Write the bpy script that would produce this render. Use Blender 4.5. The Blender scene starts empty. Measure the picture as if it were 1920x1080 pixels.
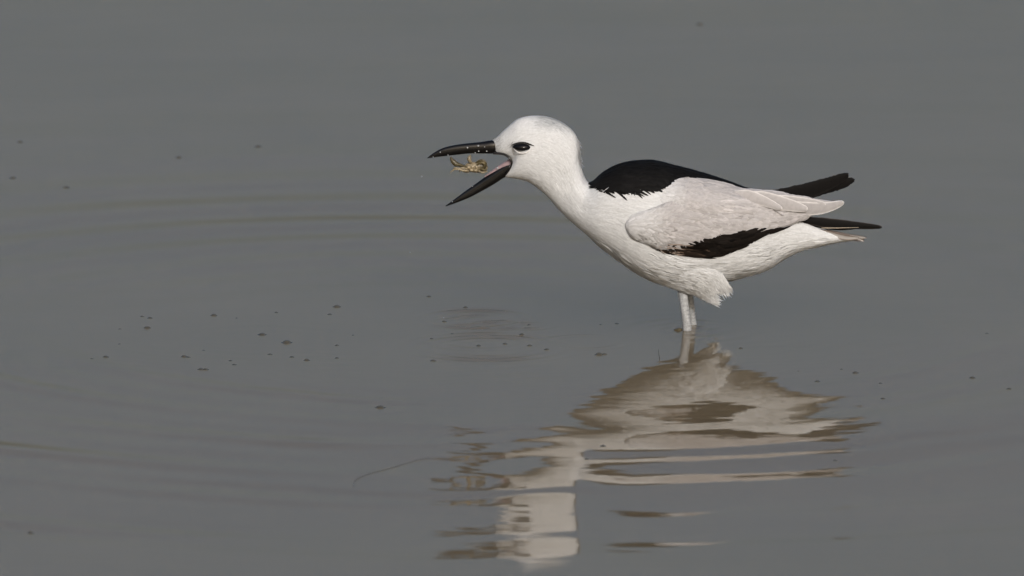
import bpy, math, random
import numpy as np
from mathutils import Vector

R = math.radians
rng = np.random.default_rng(11)
random.seed(5)
scene = bpy.context.scene
col = scene.collection

# ------------------------------------------------------------------ camera
K = 0.494e-3                 # metres per photograph pixel at the bird
ELEV = R(10.0)               # the camera looks down on the water by this much
DIST = 16.0
FPX = DIST / K               # focal length in photograph pixels
CAM = np.array([0.0, -DIST * math.cos(ELEV), DIST * math.sin(ELEV)])
PITCH = ELEV - math.atan(74.0 / FPX)
cam_d = bpy.data.cameras.new('camera')
cam = bpy.data.objects.new('camera', cam_d)
col.objects.link(cam)
cam.location = CAM
cam.rotation_euler = (math.pi / 2 - PITCH, 0, 0)
cam_d.sensor_width = 36.0
cam_d.lens = 36.0 * FPX / 1920.0
cam_d.clip_start = 0.1
cam_d.clip_end = 3000.0
cam_d.dof.use_dof = True
cam_d.dof.focus_distance = DIST - 0.04
cam_d.dof.aperture_fstop = 13.0
scene.camera = cam

# ------------------------------------------------------------------ light
SUN_EL, SUN_AZ = R(28), R(14)          # azimuth: to the right of straight behind the camera
world = bpy.data.worlds.new('World')
scene.world = world
world.use_nodes = True
wn = world.node_tree.nodes
sky = wn.new('ShaderNodeTexSky')
sky.sky_type = 'NISHITA'
sky.sun_disc = False
sky.sun_elevation = SUN_EL
sky.sun_rotation = math.pi - SUN_AZ
sky.air_density = 1.0
sky.dust_density = 7.0
sky.ozone_density = 1.4
world.node_tree.links.new(sky.outputs[0], wn['Background'].inputs[0])
wn['Background'].inputs[1].default_value = 0.149
sl = bpy.data.lights.new('sun', 'SUN')
sl.energy = 2.15
sl.angle = R(0.55)
sl.color = (1.0, 0.995, 0.985)
sun = bpy.data.objects.new('sun', sl)
col.objects.link(sun)
to_sun = Vector((math.sin(SUN_AZ) * math.cos(SUN_EL), -math.cos(SUN_AZ) * math.cos(SUN_EL), math.sin(SUN_EL)))
sun.rotation_euler = to_sun.to_track_quat('Z', 'Y').to_euler()
sun.location = (2, -4, 5)
scene.view_settings.view_transform = 'Standard'
scene.view_settings.look = 'None'
scene.view_settings.exposure = -0.64
scene.view_settings.gamma = 1.0

# ------------------------------------------------------------------ pixel -> place
CP, SP = math.cos(PITCH), math.sin(PITCH)

def ray(px, py):
    a = (np.asarray(px, float) - 960.0) / FPX
    b = (540.0 - np.asarray(py, float)) / FPX
    return np.stack([a, CP + b * SP, -SP + b * CP], -1)

DEEP = 0.86
def W(px, py, ypx=0.0):
    """point seen at (px, py) that stands ypx pixel-lengths behind the bird's middle plane"""
    px, py, ypx = np.broadcast_arrays(np.asarray(px, float), np.asarray(py, float), np.asarray(ypx, float))
    d = ray(px, py)
    t = (ypx * DEEP * K - CAM[1]) / d[..., 1]
    return CAM + d * t[..., None]

def on_water(px, py, z=0.0):
    d = ray(px, py)
    t = (z - CAM[2]) / d[..., 2]
    return CAM + d * t[..., None]

# ------------------------------------------------------------------ object helpers
def thing(name, label, cat, loc=(0, 0, 0), group=None):
    o = bpy.data.objects.new(name, None)
    o.empty_display_size = 0.02
    col.objects.link(o)
    o.location = loc
    o['label'] = label
    o['category'] = cat
    if group:
        o['group'] = group
    return o

class Geo:
    """collects vertices, faces, tints and normals, links them as ONE mesh"""
    def __init__(self):
        self.v, self.f, self.c, self.n, self.count = [], [], [], [], 0
    def add(self, v, f, c, n=None):
        v = np.asarray(v, float).reshape(-1, 3)
        c = np.broadcast_to(np.asarray(c, float), (len(v), 3))
        n = np.zeros((len(v), 3)) if n is None else np.asarray(n, float).reshape(-1, 3)
        self.v.append(v); self.c.append(c); self.n.append(n)
        self.f.extend([tuple(int(i) + self.count for i in q) for q in f])
        self.count += len(v)
    def build(self, name, mat, parent=None, origin=None, label=None, custom=True):
        v = np.concatenate(self.v); c = np.concatenate(self.c); n = np.concatenate(self.n)
        o0 = np.array(parent.location) if (parent is not None and parent.parent is None) else np.zeros(3)
        if parent is not None and parent.parent is not None:
            o0 = np.array(parent.parent.location)
        if origin is not None:
            o0 = np.asarray(origin, float)
        me = bpy.data.meshes.new(name)
        me.from_pydata((v - o0).tolist(), [], self.f)
        me.validate()
        at = me.attributes.new('tint', 'FLOAT_COLOR', 'POINT')
        at.data.foreach_set('color', np.concatenate([c, np.ones((len(c), 1))], 1).astype(np.float32).ravel())
        me.polygons.foreach_set('use_smooth', [True] * len(me.polygons))
        me.update()
        if custom and np.any(n):
            z = np.linalg.norm(n, axis=1) < 1e-6
            if z.any():
                vn = np.zeros(len(v) * 3, np.float32)
                me.vertices.foreach_get('normal', vn)
                n[z] = vn.reshape(-1, 3)[z]
            me.normals_split_custom_set_from_vertices(n.tolist())
        me.materials.append(mat)
        o = bpy.data.objects.new(name, me)
        col.objects.link(o)
        if parent is not None:
            o.parent = parent
        elif origin is not None:
            o.location = origin
        if label:
            o['label'] = label
        return o

def grid_faces(nu, nv, close_v=False):
    f = []
    for i in range(nu - 1):
        for j in range(nv if close_v else nv - 1):
            k = (j + 1) % nv
            f.append((i * nv + j, i * nv + k, (i + 1) * nv + k, (i + 1) * nv + j))
    return f

# ------------------------------------------------------------------ materials
def new_mat(name):
    m = bpy.data.materials.new(name)
    m.use_nodes = True
    nt = m.node_tree
    return m, nt, nt.nodes['Principled BSDF']

def tint_mat(name, rough, spec=0.5, noise_scale=400.0, noise_amt=0.12, sheen=0.0, coat=0.0, bump=0.0, stretch=(1, 1, 1)):
    m, nt, b = new_mat(name)
    L = nt.links.new
    at = nt.nodes.new('ShaderNodeAttribute'); at.attribute_name = 'tint'
    tc = nt.nodes.new('ShaderNodeTexCoord')
    mp = nt.nodes.new('ShaderNodeMapping'); mp.inputs['Scale'].default_value = stretch
    L(tc.outputs['Object'], mp.inputs[0])
    nz = nt.nodes.new('ShaderNodeTexNoise'); nz.inputs['Scale'].default_value = noise_scale; nz.inputs['Detail'].default_value = 5
    L(mp.outputs[0], nz.inputs['Vector'])
    mr = nt.nodes.new('ShaderNodeMapRange')
    mr.inputs[1].default_value = 0.25; mr.inputs[2].default_value = 0.75
    mr.inputs[3].default_value = 1 - noise_amt; mr.inputs[4].default_value = 1 + noise_amt * 0.5
    L(nz.outputs[0], mr.inputs[0])
    mx = nt.nodes.new('ShaderNodeMix'); mx.data_type = 'RGBA'; mx.blend_type = 'MULTIPLY'; mx.inputs[0].default_value = 1
    L(at.outputs['Color'], mx.inputs[6]); L(mr.outputs[0], mx.inputs[7])
    L(mx.outputs[2], b.inputs['Base Color'])
    b.inputs['Roughness'].default_value = rough
    b.inputs['Specular IOR Level'].default_value = spec
    b.inputs['Sheen Weight'].default_value = sheen
    b.inputs['Coat Weight'].default_value = coat
    b.inputs['Coat Roughness'].default_value = 0.08
    if bump:
        bp = nt.nodes.new('ShaderNodeBump'); bp.inputs['Strength'].default_value = bump; bp.inputs['Distance'].default_value = 0.001
        L(nz.outputs[0], bp.inputs['Height']); L(bp.outputs[0], b.inputs['Normal'])
    return m

M_FEATHER = tint_mat('white_plumage', 0.85, 0.15, 500, 0.10)
M_WING = tint_mat('pale_wing_feather', 0.8, 0.2, 300, 0.12)
M_BLACK = tint_mat('black_feather', 0.7, 0.12, 350, 0.25)
M_BILL = tint_mat('black_bill', 0.20, 0.5, 260, 0.35, bump=0.05)
M_MOUTH = tint_mat('pink_mouth', 0.25, 0.5, 500, 0.2)
M_LEG = tint_mat('pale_scaled_leg', 0.55, 0.4, 700, 0.35, bump=0.5)
M_EYE = tint_mat('black_eye', 0.05, 0.25, 200, 0.05)
M_CRAB = tint_mat('olive_crab_shell', 0.3, 0.5, 900, 0.55, bump=0.4)
M_TWIG = tint_mat('dark_wet_twig', 0.5, 0.4, 600, 0.4)

WATER_RGB = (0.184, 0.147, 0.096)
def water_mat(name, bump):
    m, nt, b = new_mat(name)
    L = nt.links.new
    tc = nt.nodes.new('ShaderNodeTexCoord')
    nz = nt.nodes.new('ShaderNodeTexNoise'); nz.inputs['Scale'].default_value = 3.0; nz.inputs['Detail'].default_value = 4
    L(tc.outputs['Object'], nz.inputs['Vector'])
    cr = nt.nodes.new('ShaderNodeValToRGB')
    a = np.array(WATER_RGB)
    cr.color_ramp.elements[0].position = 0.3; cr.color_ramp.elements[0].color = (*(a * 0.95), 1)
    cr.color_ramp.elements[1].position = 0.7; cr.color_ramp.elements[1].color = (*(a * 1.05), 1)
    L(nz.outputs[0], cr.inputs[0]); L(cr.outputs[0], b.inputs['Base Color'])
    b.inputs['Roughness'].default_value = 0.015
    b.inputs['IOR'].default_value = 1.333
    if bump:
        b.inputs['Subsurface Weight'].default_value = 1.0
        b.inputs['Subsurface Radius'].default_value = (1.0, 0.95, 0.8)
        b.inputs['Subsurface Scale'].default_value = 5.0
        n2 = nt.nodes.new('ShaderNodeTexNoise'); n2.inputs['Scale'].default_value = 22.0; n2.inputs['Detail'].default_value = 3
        mp = nt.nodes.new('ShaderNodeMapping'); mp.inputs['Scale'].default_value = (0.5, 1.6, 1)
        L(tc.outputs['Object'], mp.inputs[0]); L(mp.outputs[0], n2.inputs['Vector'])
        bp = nt.nodes.new('ShaderNodeBump'); bp.inputs['Strength'].default_value = 1.0; bp.inputs['Distance'].default_value = bump
        L(n2.outputs[0], bp.inputs['Height']); L(bp.outputs[0], b.inputs['Normal'])
    return m
M_WATER = water_mat('still_muddy_water', 0.00012)
WATER_RGB = (0.075, 0.071, 0.058)
M_BUBBLE = water_mat('bubble_film', 0)
M_BUBBLE.node_tree.nodes['Principled BSDF'].inputs['Roughness'].default_value = 0.2
M_BUBBLE.node_tree.nodes['Principled BSDF'].inputs['Specular IOR Level'].default_value = 0.9
M_DROP, _nt, _b = new_mat('clear_droplet')
_b.inputs['Base Color'].default_value = (0.9, 0.92, 0.95, 1)
_b.inputs['Roughness'].default_value = 0.03
_b.inputs['Transmission Weight'].default_value = 0.6
_b.inputs['IOR'].default_value = 1.33

# ------------------------------------------------------------------ water
C_FRONT = on_water(960, 570)[:2]       # the rings that run towards the camera
C_BACK = on_water(905, 680)[:2]        # the rings that run away from it
# ring profile in front of the bird, as (row on the water, row of the bird that the water there mirrors):
# the slope of the water at each row follows from the two, and the height from the slope
# (a third number marks rows that mirror only sky: how freely they may tilt to keep the water level on average)
ROWS_A = [(620, 620), (690, 556), (720, 520), (735, 505), (747, 486), (752, 476), (759, 457), (764, 440), (768, 448), (773, 464), (785, 474), (790, 492), (797, 494), (800, 482), (808, 456),
          (813, 440), (828, 400), (835, 345), (839, 310), (842, 296, .6), (846, 310), (849, 360), (852, 360), (856, 308), (859, 290, .5), (866, 282, 1), (873, 288, .5), (877, 322), (881, 385), (889, 385),
          (894, 322), (898, 288, .4), (908, 275, 1), (920, 270, 1), (936, 290, .5), (942, 308), (945, 335), (948, 335), (952, 295, .3), (962, 270, 1), (975, 260, 1), (990, 280, .7), (997, 305), (1000, 338), (1003, 338),
          (1007, 290, .4), (1020, 260, 1), (1040, 245, 1), (1060, 230, 1), (1085, 210, 1)]
ROWS_B = [(620, 620), (690, 556), (740, 500), (770, 470, .5), (790, 440, .3), (799, 385), (804, 350), (809, 380), (815, 392), (821, 362), (826, 340), (831, 365), (836, 385), (842, 350),
          (849, 320), (856, 365), (862, 378), (868, 368), (873, 374), (878, 350), (890, 322), (900, 300), (907, 285), (912, 225), (916, 203), (920, 228), (926, 300), (933, 286), (938, 276),
          (950, 256), (960, 250), (970, 263), (979, 276), (985, 262), (990, 228), (993, 206, .3), (999, 204, .3), (1003, 234), (1010, 262), (1018, 272), (1024, 275),
          (1031, 255), (1039, 217), (1044, 205, .4), (1055, 195, 1), (1070, 185, 1), (1085, 180, 1)]
R_GRID = np.linspace(0.0, 3.0, 6000)

def ring_profile(rows, px, depth):
    flag = np.array([q[2] if len(q) > 2 else 0.0 for q in rows])
    rows = np.array([q[:2] for q in rows], float)
    y = np.arange(rows[0, 0], rows[-1, 0] + 0.01, 0.5)
    fl = np.interp(y, rows[:, 0], flag)
    def heights(lower):
        src = np.interp(y, rows[:, 0], rows[:, 1]) - lower * fl
        src = np.convolve(np.pad(src, 3, mode='edge'), np.ones(7) / 7, mode='valid')
        wp = on_water(np.full_like(y, px), y)
        bp = W(np.full_like(y, px), src, depth)
        up = np.arctan2(bp[:, 2], np.maximum(bp[:, 1] - wp[:, 1], 0.02))
        d = ray(np.full_like(y, px), y)
        down = np.arctan2(-d[:, 2], d[:, 1])
        slope = np.tan((up - down) / 2) * np.clip((y - 690) / 30, 0, 1)
        dx, dy = wp[:, 0] - C_FRONT[0], wp[:, 1] - C_FRONT[1]
        r = np.hypot(dx, dy)
        sr = slope * r / dy                     # slope along the radius
        sr = np.where(dy < 0, -sr, sr) * np.sign(dy)
        sg = np.interp(R_GRID, r, sr, left=0.0, right=0.0)
        tail = R_GRID > r.max()
        sg[tail] = 0.012 * np.sin((R_GRID[tail] - r.max()) * 6.283 / 0.2) * np.exp(-(R_GRID[tail] - r.max()) * 3)
        sg = np.convolve(np.pad(sg, 4, mode='edge'), np.ones(9) / 9, mode='valid')
        return np.cumsum(sg) * (R_GRID[1] - R_GRID[0])
    return heights(0.0)
def lowpass(h, w):
    k = np.exp(-np.linspace(-2.5, 2.5, w) ** 2)
    return np.convolve(np.pad(h, w // 2, mode='edge'), k / k.sum(), mode='valid')[:len(h)]
H_A = ring_profile(ROWS_A, 1300, -86)
H_B = ring_profile(ROWS_B, 1020, -25)
H_B = H_B + 0.5 * lowpass(H_A - H_B, 701)
H_A = H_A + 0.45 * (H_A - lowpass(H_A, 241))
H_B = H_B + 0.45 * (H_B - lowpass(H_B, 241))
# the gentler rings behind the bird
_kb = 6.283 / np.interp(R_GRID, [0, 0.4, 0.8, 1.5], [0.06, 0.075, 0.115, 0.2])
H_BACK = np.interp(R_GRID, [0, 0.30, 0.45, 0.65, 0.80, 0.95, 1.2, 1.6], [0, 0, 0.012, 0.028, 0.038, 0.028, 0.006, 0.0]) / _kb * np.cos(np.cumsum(_kb) * (R_GRID[1] - R_GRID[0]))
SMALL = [  # centre px, py, radius in px, wavelength m, packet width m, slope
    (891, 598, 95, 0.015, 0.010, 0.075), (895, 600, 48, 0.013, 0.013, 0.07), (932, 609, 40, 0.014, 0.010, 0.12),
    (916, 652, 124, 0.016, 0.022, 0.05), (905, 640, 80, 0.018, 0.016, 0.03), (1096, 641, 72, 0.014, 0.007, 0.045),
    (1290, 620, 40, 0.018, 0.02, 0.03), (1299, 608, 36, 0.018, 0.018, 0.03), (1285, 618, 100, 0.026, 0.03, 0.012), (858, 603, 36, 0.012, 0.008, 0.06),
    (276, 615, 10, 0.008, 0.004, 0.10), (490, 640, 150, 0.03, 0.03, 0.006), (1126, 665, 24, 0.010, 0.005, 0.05), (990, 611, 30, 0.013, 0.012, 0.05),
    (1126, 665, 14, 0.010, 0.004, 0.05),
]
AMB = [(rng.uniform(-0.35, 0.35), rng.uniform(0, 6.28), lam, sl_) for lam, sl_ in
       [(0.62, 0.0016), (0.43, 0.0016), (0.31, 0.0016), (0.24, 0.0014), (0.19, 0.0013), (0.14, 0.0011), (0.105, 0.001), (0.08, 0.0009)]]

def water_h(x, y):
    sm = lambda a, b, q: (lambda t: t * t * (3 - 2 * t))(np.clip((q - a) / (b - a), 0, 1))
    dx, dy = x - C_FRONT[0], y - C_FRONT[1]
    r = np.hypot(dx, dy)
    ang = np.arctan2(dx, -dy)                               # 0 towards the camera, positive to the right
    w = sm(0.05, 0.13, ang)
    rw = r + 0.004 * np.sin(ang * 9.0 + 1.0) * np.sin(ang * 23.0) + 0.002 * np.sin(ang * 41.0 + 0.4)
    rw = rw + 0.016 * np.sin(ang * 22 + 0.5) * (1 - sm(0.05, 0.10, ang)) * sm(0.6, 0.75, r)
    a_ = (0.22 + 0.78 * sm(-0.55, -0.12, ang)) * (1 - 0.5 * sm(0.30, 0.75, ang)) * sm(1.75, 1.0, np.abs(ang))
    h = (np.interp(rw, R_GRID, H_B) * (1 - w) + np.interp(rw, R_GRID, H_A) * w) * a_
    # fine ripples that fray the mirrored outline
    fr = sm(0.26, 0.34, r) * (1 + 1.3 * sm(0.62, 0.46, r)) * (0.46 + 0.54 * sm(0.85, 0.55, r)) * sm(1.6, 1.2, r) * sm(1.3, 0.8, np.abs(ang)) * (1 - 0.45 * sm(0.06, 0.16, ang))
    for lam, sl_, ph in ((0.034, 0.0060, 0.0), (0.021, 0.0065, 2.0), (0.0135, 0.0055, 4.0)):
        k = 6.283 / lam
        h = h + fr * sl_ / k * np.sin(k * (r + 0.01 * np.sin(ang * 11 + ph) + 0.006 * np.sin(ang * 27 + 2 * ph)) + ph) * (0.5 + 0.5 * np.sin(ang * 8 + r * 14 + ph) * np.sin(r * 31 - ang * 5 + ph))
    # long arcs at the left
    lf = (sm(0.05, -0.35, ang) + 0.7 * sm(0.45, 0.75, ang)) * sm(2.2, 1.6, np.abs(ang))
    for rc, wd, lam, sl_ in ((0.50, 0.04, 0.06, 0.05), (0.60, 0.045, 0.065, 0.06), (0.72, 0.045, 0.075, 0.07), (0.88, 0.05, 0.085, 0.085), (1.00, 0.05, 0.08, 0.06), (1.16, 0.05, 0.09, 0.06)):
        q = r + 0.02 * np.sin(ang * 1.7 + rc * 9) - rc
        h = h + lf * sl_ * lam / 6.283 * np.cos(q * 6.283 / lam) * np.exp(-(q / wd) ** 2) * (0.65 + 0.35 * np.sin(ang * 4.3 + rc * 20))
    dx, dy = x - C_BACK[0], y - C_BACK[1]
    r = np.hypot(dx, dy)
    ang = np.arctan2(dx, dy)
    rw = r + 0.02 * np.sin(ang * 2.3 + 0.5) + 0.006 * np.sin(ang * 7.0)
    h = h + np.interp(rw, R_GRID, H_BACK, right=0.0) * (0.6 + 0.4 * np.sin(ang * 3.1 + 2.0)) * sm(1.9, 1.2, np.abs(ang)) * (1 - 0.25 * sm(0.0, 0.6, ang))
    for px, py, rp, lam, wid, s in SMALL:
        c = on_water(px, py)
        q = np.hypot(x - c[0], y - c[1]) - rp * K
        h = h + 2.6 * s * lam / 6.283 * np.cos(q * 6.283 / lam) * np.exp(-(q / wid) ** 2) * (0.7 + 0.3 * np.sin(np.arctan2(y - c[1], x - c[0]) * 2 + px))
    fade = np.exp(-(np.hypot(x, y * 0.5) / 3.0) ** 4)
    for th, p, lam, s in AMB:
        k = 6.283 / lam
        q = (x * math.sin(th) + y * math.cos(th)) * k + p
        h = h + fade * s / k * np.sin(q + 1.2 * np.sin(x * 2.3 + p * 2))
    return h

def axis(lo, hi, step, far):
    mid = np.arange(lo, hi + step / 2, step)
    g, s, up = [], step, hi
    while up < far:
        s *= 1.28
        up += s
        g.append(up)
    g = np.array(g)
    return np.concatenate([(lo - (g - hi))[::-1], mid, g])
gx = axis(-0.80, 0.80, 0.0042, 900.0)
_g = axis(-1.55, 2.1, 0.0042, 900.0)
gy = np.concatenate([_g[_g < -1.5], np.arange(-1.5, 0.2, 0.0019), _g[_g > 0.201]])
X, Y = np.meshgrid(gx, gy, indexing='ij')
Z = water_h(X, Y)
me = bpy.data.meshes.new('water')
nx, ny = X.shape
me.vertices.add(nx * ny)
me.vertices.foreach_set('co', np.stack([X, Y, Z], -1).astype(np.float32).ravel())
ii = (np.arange(nx - 1)[:, None] * ny + np.arange(ny - 1)[None, :]).ravel()
quads = np.stack([ii, ii + ny, ii + ny + 1, ii + 1], -1).astype(np.int32)
me.loops.add(quads.size)
me.loops.foreach_set('vertex_index', quads.ravel())
me.polygons.add(len(quads))
me.polygons.foreach_set('loop_start', np.arange(0, quads.size, 4, dtype=np.int32))
me.polygons.foreach_set('use_smooth', np.ones(len(quads), bool))
me.update(calc_edges=True)
me.validate()
me.materials.append(M_WATER)
water = bpy.data.objects.new('water', me)
col.objects.link(water)
water['kind'] = 'structure'
water['label'] = 'still grey muddy water with wide faint ring ripples'
water['category'] = 'water'

# ------------------------------------------------------------------ lofts and plumage
def catmull(P, s):
    n = len(P)
    s = np.asarray(s, float)
    i = np.clip(np.floor(s).astype(int), 0, n - 2)
    t = (s - i)[..., None]
    ext = np.maximum(t - 1, 0)
    t = np.clip(t, -0.3, 1.0)
    p0 = P[np.maximum(i - 1, 0)]; p1 = P[i]; p2 = P[i + 1]; p3 = P[np.minimum(i + 2, n - 1)]
    lin = (p2 - p1) * ext
    return lin + 0.5 * (2 * p1 + (p2 - p0) * t + (2 * p0 - 5 * p1 + 4 * p2 - p3) * t ** 2 + (3 * p1 - p0 - 3 * p2 + p3) * t ** 3)

class Loft:
    """sections: Tx, Ty, Bx, By, half thickness, bow in x, depth of top, depth of bottom, bulge to the near side"""
    def __init__(self, secs, mirror=False, slab=1.0):
        self.slab = slab
        P = np.zeros((len(secs), 9))
        for i, q in enumerate(secs):
            P[i, :len(q)] = q
        self.P, self.n, self.m = P, len(secs), (-1.0 if mirror else 1.0)
    def px(self, s, th):
        q = catmull(self.P, s)
        u, v = np.cos(th), np.sin(th)
        if self.slab != 1.0:                       # fuller lower half
            low = u < 0
            u = np.where(low, -np.abs(u) ** self.slab, u)
            v = np.where(low, np.sign(v) * np.abs(v) ** self.slab, v)
        a, b = (1 + u) / 2, (1 - u) / 2
        x = a * q[..., 0] + b * q[..., 2] + q[..., 5] * np.interp(u, [-1, -.7, -.3, -.05, .1, .35, .6, 1], [0, .3, .8, 1.08, 1, .22, .05, 0])
        y = a * q[..., 1] + b * q[..., 3]
        d = a * q[..., 6] + b * q[..., 7] - q[..., 4] * v - q[..., 8] * (1 - u * u)
        return x, y, d * self.m
    def at(self, s, th):
        return W(*self.px(s, th))
    def normal(self, s, th):
        e = 0.02
        ds = self.at(s + e, th) - self.at(s - e, th)
        dt = self.at(s, th + e) - self.at(s, th - e)
        n = np.cross(dt, ds) * self.m
        return n / np.maximum(np.linalg.norm(n, axis=-1, keepdims=True), 1e-12)
    def skin(self, geo, colour, ns=160, nt=56, s0=0.0, s1=None, off=0.0, keep=None, throat=None):
        s1 = self.n - 1 if s1 is None else s1
        s, t = np.meshgrid(np.linspace(s0, s1, ns), np.linspace(0, 2 * math.pi, nt, endpoint=False), indexing='ij')
        v = self.at(s, t)
        n = self.normal(np.clip(s, s0 + 0.03, s1 - 0.03), t)
        v = v + n * off * K
        x, y, d = self.px(s, t)
        c = colour(x, y, d) if callable(colour) else colour
        f = grid_faces(ns, nt, True)
        if keep is not None:
            kf = keep(x, y, d).ravel()
            f = [q for q in f if all(kf[i] for i in q)]
        else:
            if throat is None:
                f.append(tuple(range(nt)))
            f.append(tuple(range((ns - 1) * nt, ns * nt))[::-1])
        if self.m < 0:
            f = [q[::-1] for q in f]
        geo.add(v, f, np.asarray(c).reshape(-1, 3) if callable(colour) else c, n)
        if throat is not None:                     # an open mouth: the front ring runs back to a point inside
            p = np.concatenate([v[0], W(*throat)[None]])
            geo.add(p, [(i, (i + 1) % nt, nt) for i in range(nt)], (0.12, 0.07, 0.07))

PROF_T = np.array([0.0, 0.3, 0.6, 0.85, 1.0])
def plume(geo, loft, n, srange, trange, length, width, colour, lift=0.05, turn=0.0, turn_j=0.12, keep=None,
          prof=(0.45, 0.95, 1.0, 0.7, 0.06), jn=0.16, sink=0.35, over=0, edge=1.0, cj=0.04, ridge=0.16):
    """short overlapping feather locks that hug the surface of a loft"""
    s = rng.uniform(srange[0], srange[1], n * 3)
    t = rng.uniform(trange[0], trange[1], n * 3)
    # weigh by the surface the sample stands for
    e = 0.02
    A = np.linalg.norm(np.cross(loft.at(s + e, t) - loft.at(s - e, t), loft.at(s, t + e) - loft.at(s, t - e)), axis=-1)
    w = np.clip(A / np.quantile(A, 0.97), 0, 1)
    ok = rng.random(len(s)) < w
    x, y, d = loft.px(s, t)
    if keep is not None:
        ok &= keep(x, y, d)
    s, t, x, y, d = s[ok][:n], t[ok][:n], x[ok][:n], y[ok][:n], d[ok][:n]
    n = len(s)
    if n == 0:
        return
    val = lambda q: np.broadcast_to(q(x, y) if callable(q) else q, (n,)).astype(float)
    Lp = val(length) * rng.uniform(0.7, 1.3, n)
    Wp = val(width) * rng.uniform(0.7, 1.3, n)
    ang = val(turn) + rng.normal(0, turn_j, n)
    lf = val(lift) * rng.uniform(0.3, 1.7, n)
    gs = np.linalg.norm(loft.at(s + e, t) - loft.at(s - e, t), axis=-1) / (2 * e) / K
    gt = np.linalg.norm(loft.at(s, t + e) - loft.at(s, t - e), axis=-1) / (2 * e) / K
    sgn = np.where(np.sin(t) >= 0, 1.0, -1.0)
    dS = Lp * np.cos(ang) / np.maximum(gs, 3)
    dT = np.clip(Lp * np.sin(ang) / np.maximum(gt, 8), -0.6, 0.6) * sgn
    c = np.asarray(colour(x, y, d) if callable(colour) else np.broadcast_to(colour, (n, 3)), float)
    c = c * (1 + rng.normal(0, cj, (n, 1)))
    V = np.zeros((n, 5, 3, 3)); N = np.zeros((n, 5, 3, 3)); C = np.zeros((n, 5, 3, 3))
    tilt = rng.normal(0, jn, (n, 1))
    for k, q in enumerate(PROF_T):
        sk = s + dS * q
        p = loft.at(np.minimum(sk, loft.n - 1 + over), t + dT * q)
        nn = loft.normal(np.clip(sk, 0.05, loft.n - 1.05), t + dT * q)
        if k == 0:
            p1 = loft.at(np.minimum(s + dS * 0.3, loft.n - 1 + over), t + dT * 0.3)
            tan0 = p1 - p
        tan = tan0 if k == 0 else p - prev
        prev = p
        tan = tan / np.maximum(np.linalg.norm(tan, axis=-1, keepdims=True), 1e-9)
        side = np.cross(tan, nn)
        base = p + nn * ((-sink * (1 - q) + (lf * Lp * q ** 1.5) + 0.25)[:, None] * K)
        hw = (Wp * 0.5 * prof[k])[:, None] * K
        for j, sg in enumerate((-1, 0, 1)):
            V[:, k, j] = base + side * hw * sg + nn * (0.12 * hw if sg == 0 else 0)
            m = nn + side * (sg * ridge + tilt) + tan * 0.10 * (q - 0.4)
            N[:, k, j] = m / np.linalg.norm(m, axis=-1, keepdims=True)
            C[:, k, j] = c * (edge if (sg != 0 or k == 4) else 1.0)
    F0 = np.array([(k * 3 + j, k * 3 + j + 1, (k + 1) * 3 + j + 1, (k + 1) * 3 + j) for k in range(4) for j in range(2)])
    F = (F0[None] + (np.arange(n) * 15)[:, None, None]).reshape(-1, 4)
    geo.add(V.reshape(-1, 3), F.tolist(), np.clip(C, 0, 1).reshape(-1, 3), N.reshape(-1, 3))

def feather(geo, shaft, up, down, colour, rim=None, na=40, nc=9, cup=2.0, notch=0.0, rim_w=0.16, end=0.55, shaft_c=None, ragged=0.12):
    """one long feather: shaft = px, py, depth control points; up / down = vane widths in px"""
    S = np.array(shaft, float)
    t = np.linspace(0, 1, na)
    P = catmull(S, t * (len(S) - 1))
    T = np.gradient(P, axis=0)
    side = np.stack([T[:, 1], -T[:, 0]], -1)
    side /= np.linalg.norm(side, axis=1, keepdims=True)
    wprof = np.minimum(np.minimum(1, 0.35 + 2.2 * t), np.sqrt(np.clip((1 - t) / (1 - end), 0, 1)) ** 0.9)
    v = np.linspace(-1, 1, nc)
    V = np.zeros((na, nc, 3)); C = np.zeros((na, nc, 3))
    base = np.array(colour); rimc = np.array(rim if rim is not None else colour)
    for i in range(na):
        for j in range(nc):
            w = (up if v[j] > 0 else down) * wprof[i]
            q = P[i, :2] + side[i] * abs(v[j]) * w * np.sign(v[j]) + rng.normal(0, ragged if abs(v[j]) > 0.9 else 0.1, 2)
            V[i, j] = W(q[0], q[1], P[i, 2] + cup * v[j] ** 2)
            m = max(0, (abs(v[j]) - (1 - rim_w * 2)) / (rim_w * 2)) if rim is not None else 0
            if rim is not None and t[i] > 0.97:
                m = max(m, 0.6)
            C[i, j] = base * (1 - m) + rimc * m
            if shaft_c is not None and j == nc // 2:
                C[i, j] = shaft_c
    f = grid_faces(na, nc)
    off = np.array([0, 0.45e-3, 0])
    geo.add(V, f, C.reshape(-1, 3))
    geo.add(V + off, [q[::-1] for q in f], C.reshape(-1, 3) * 0.9)

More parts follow.
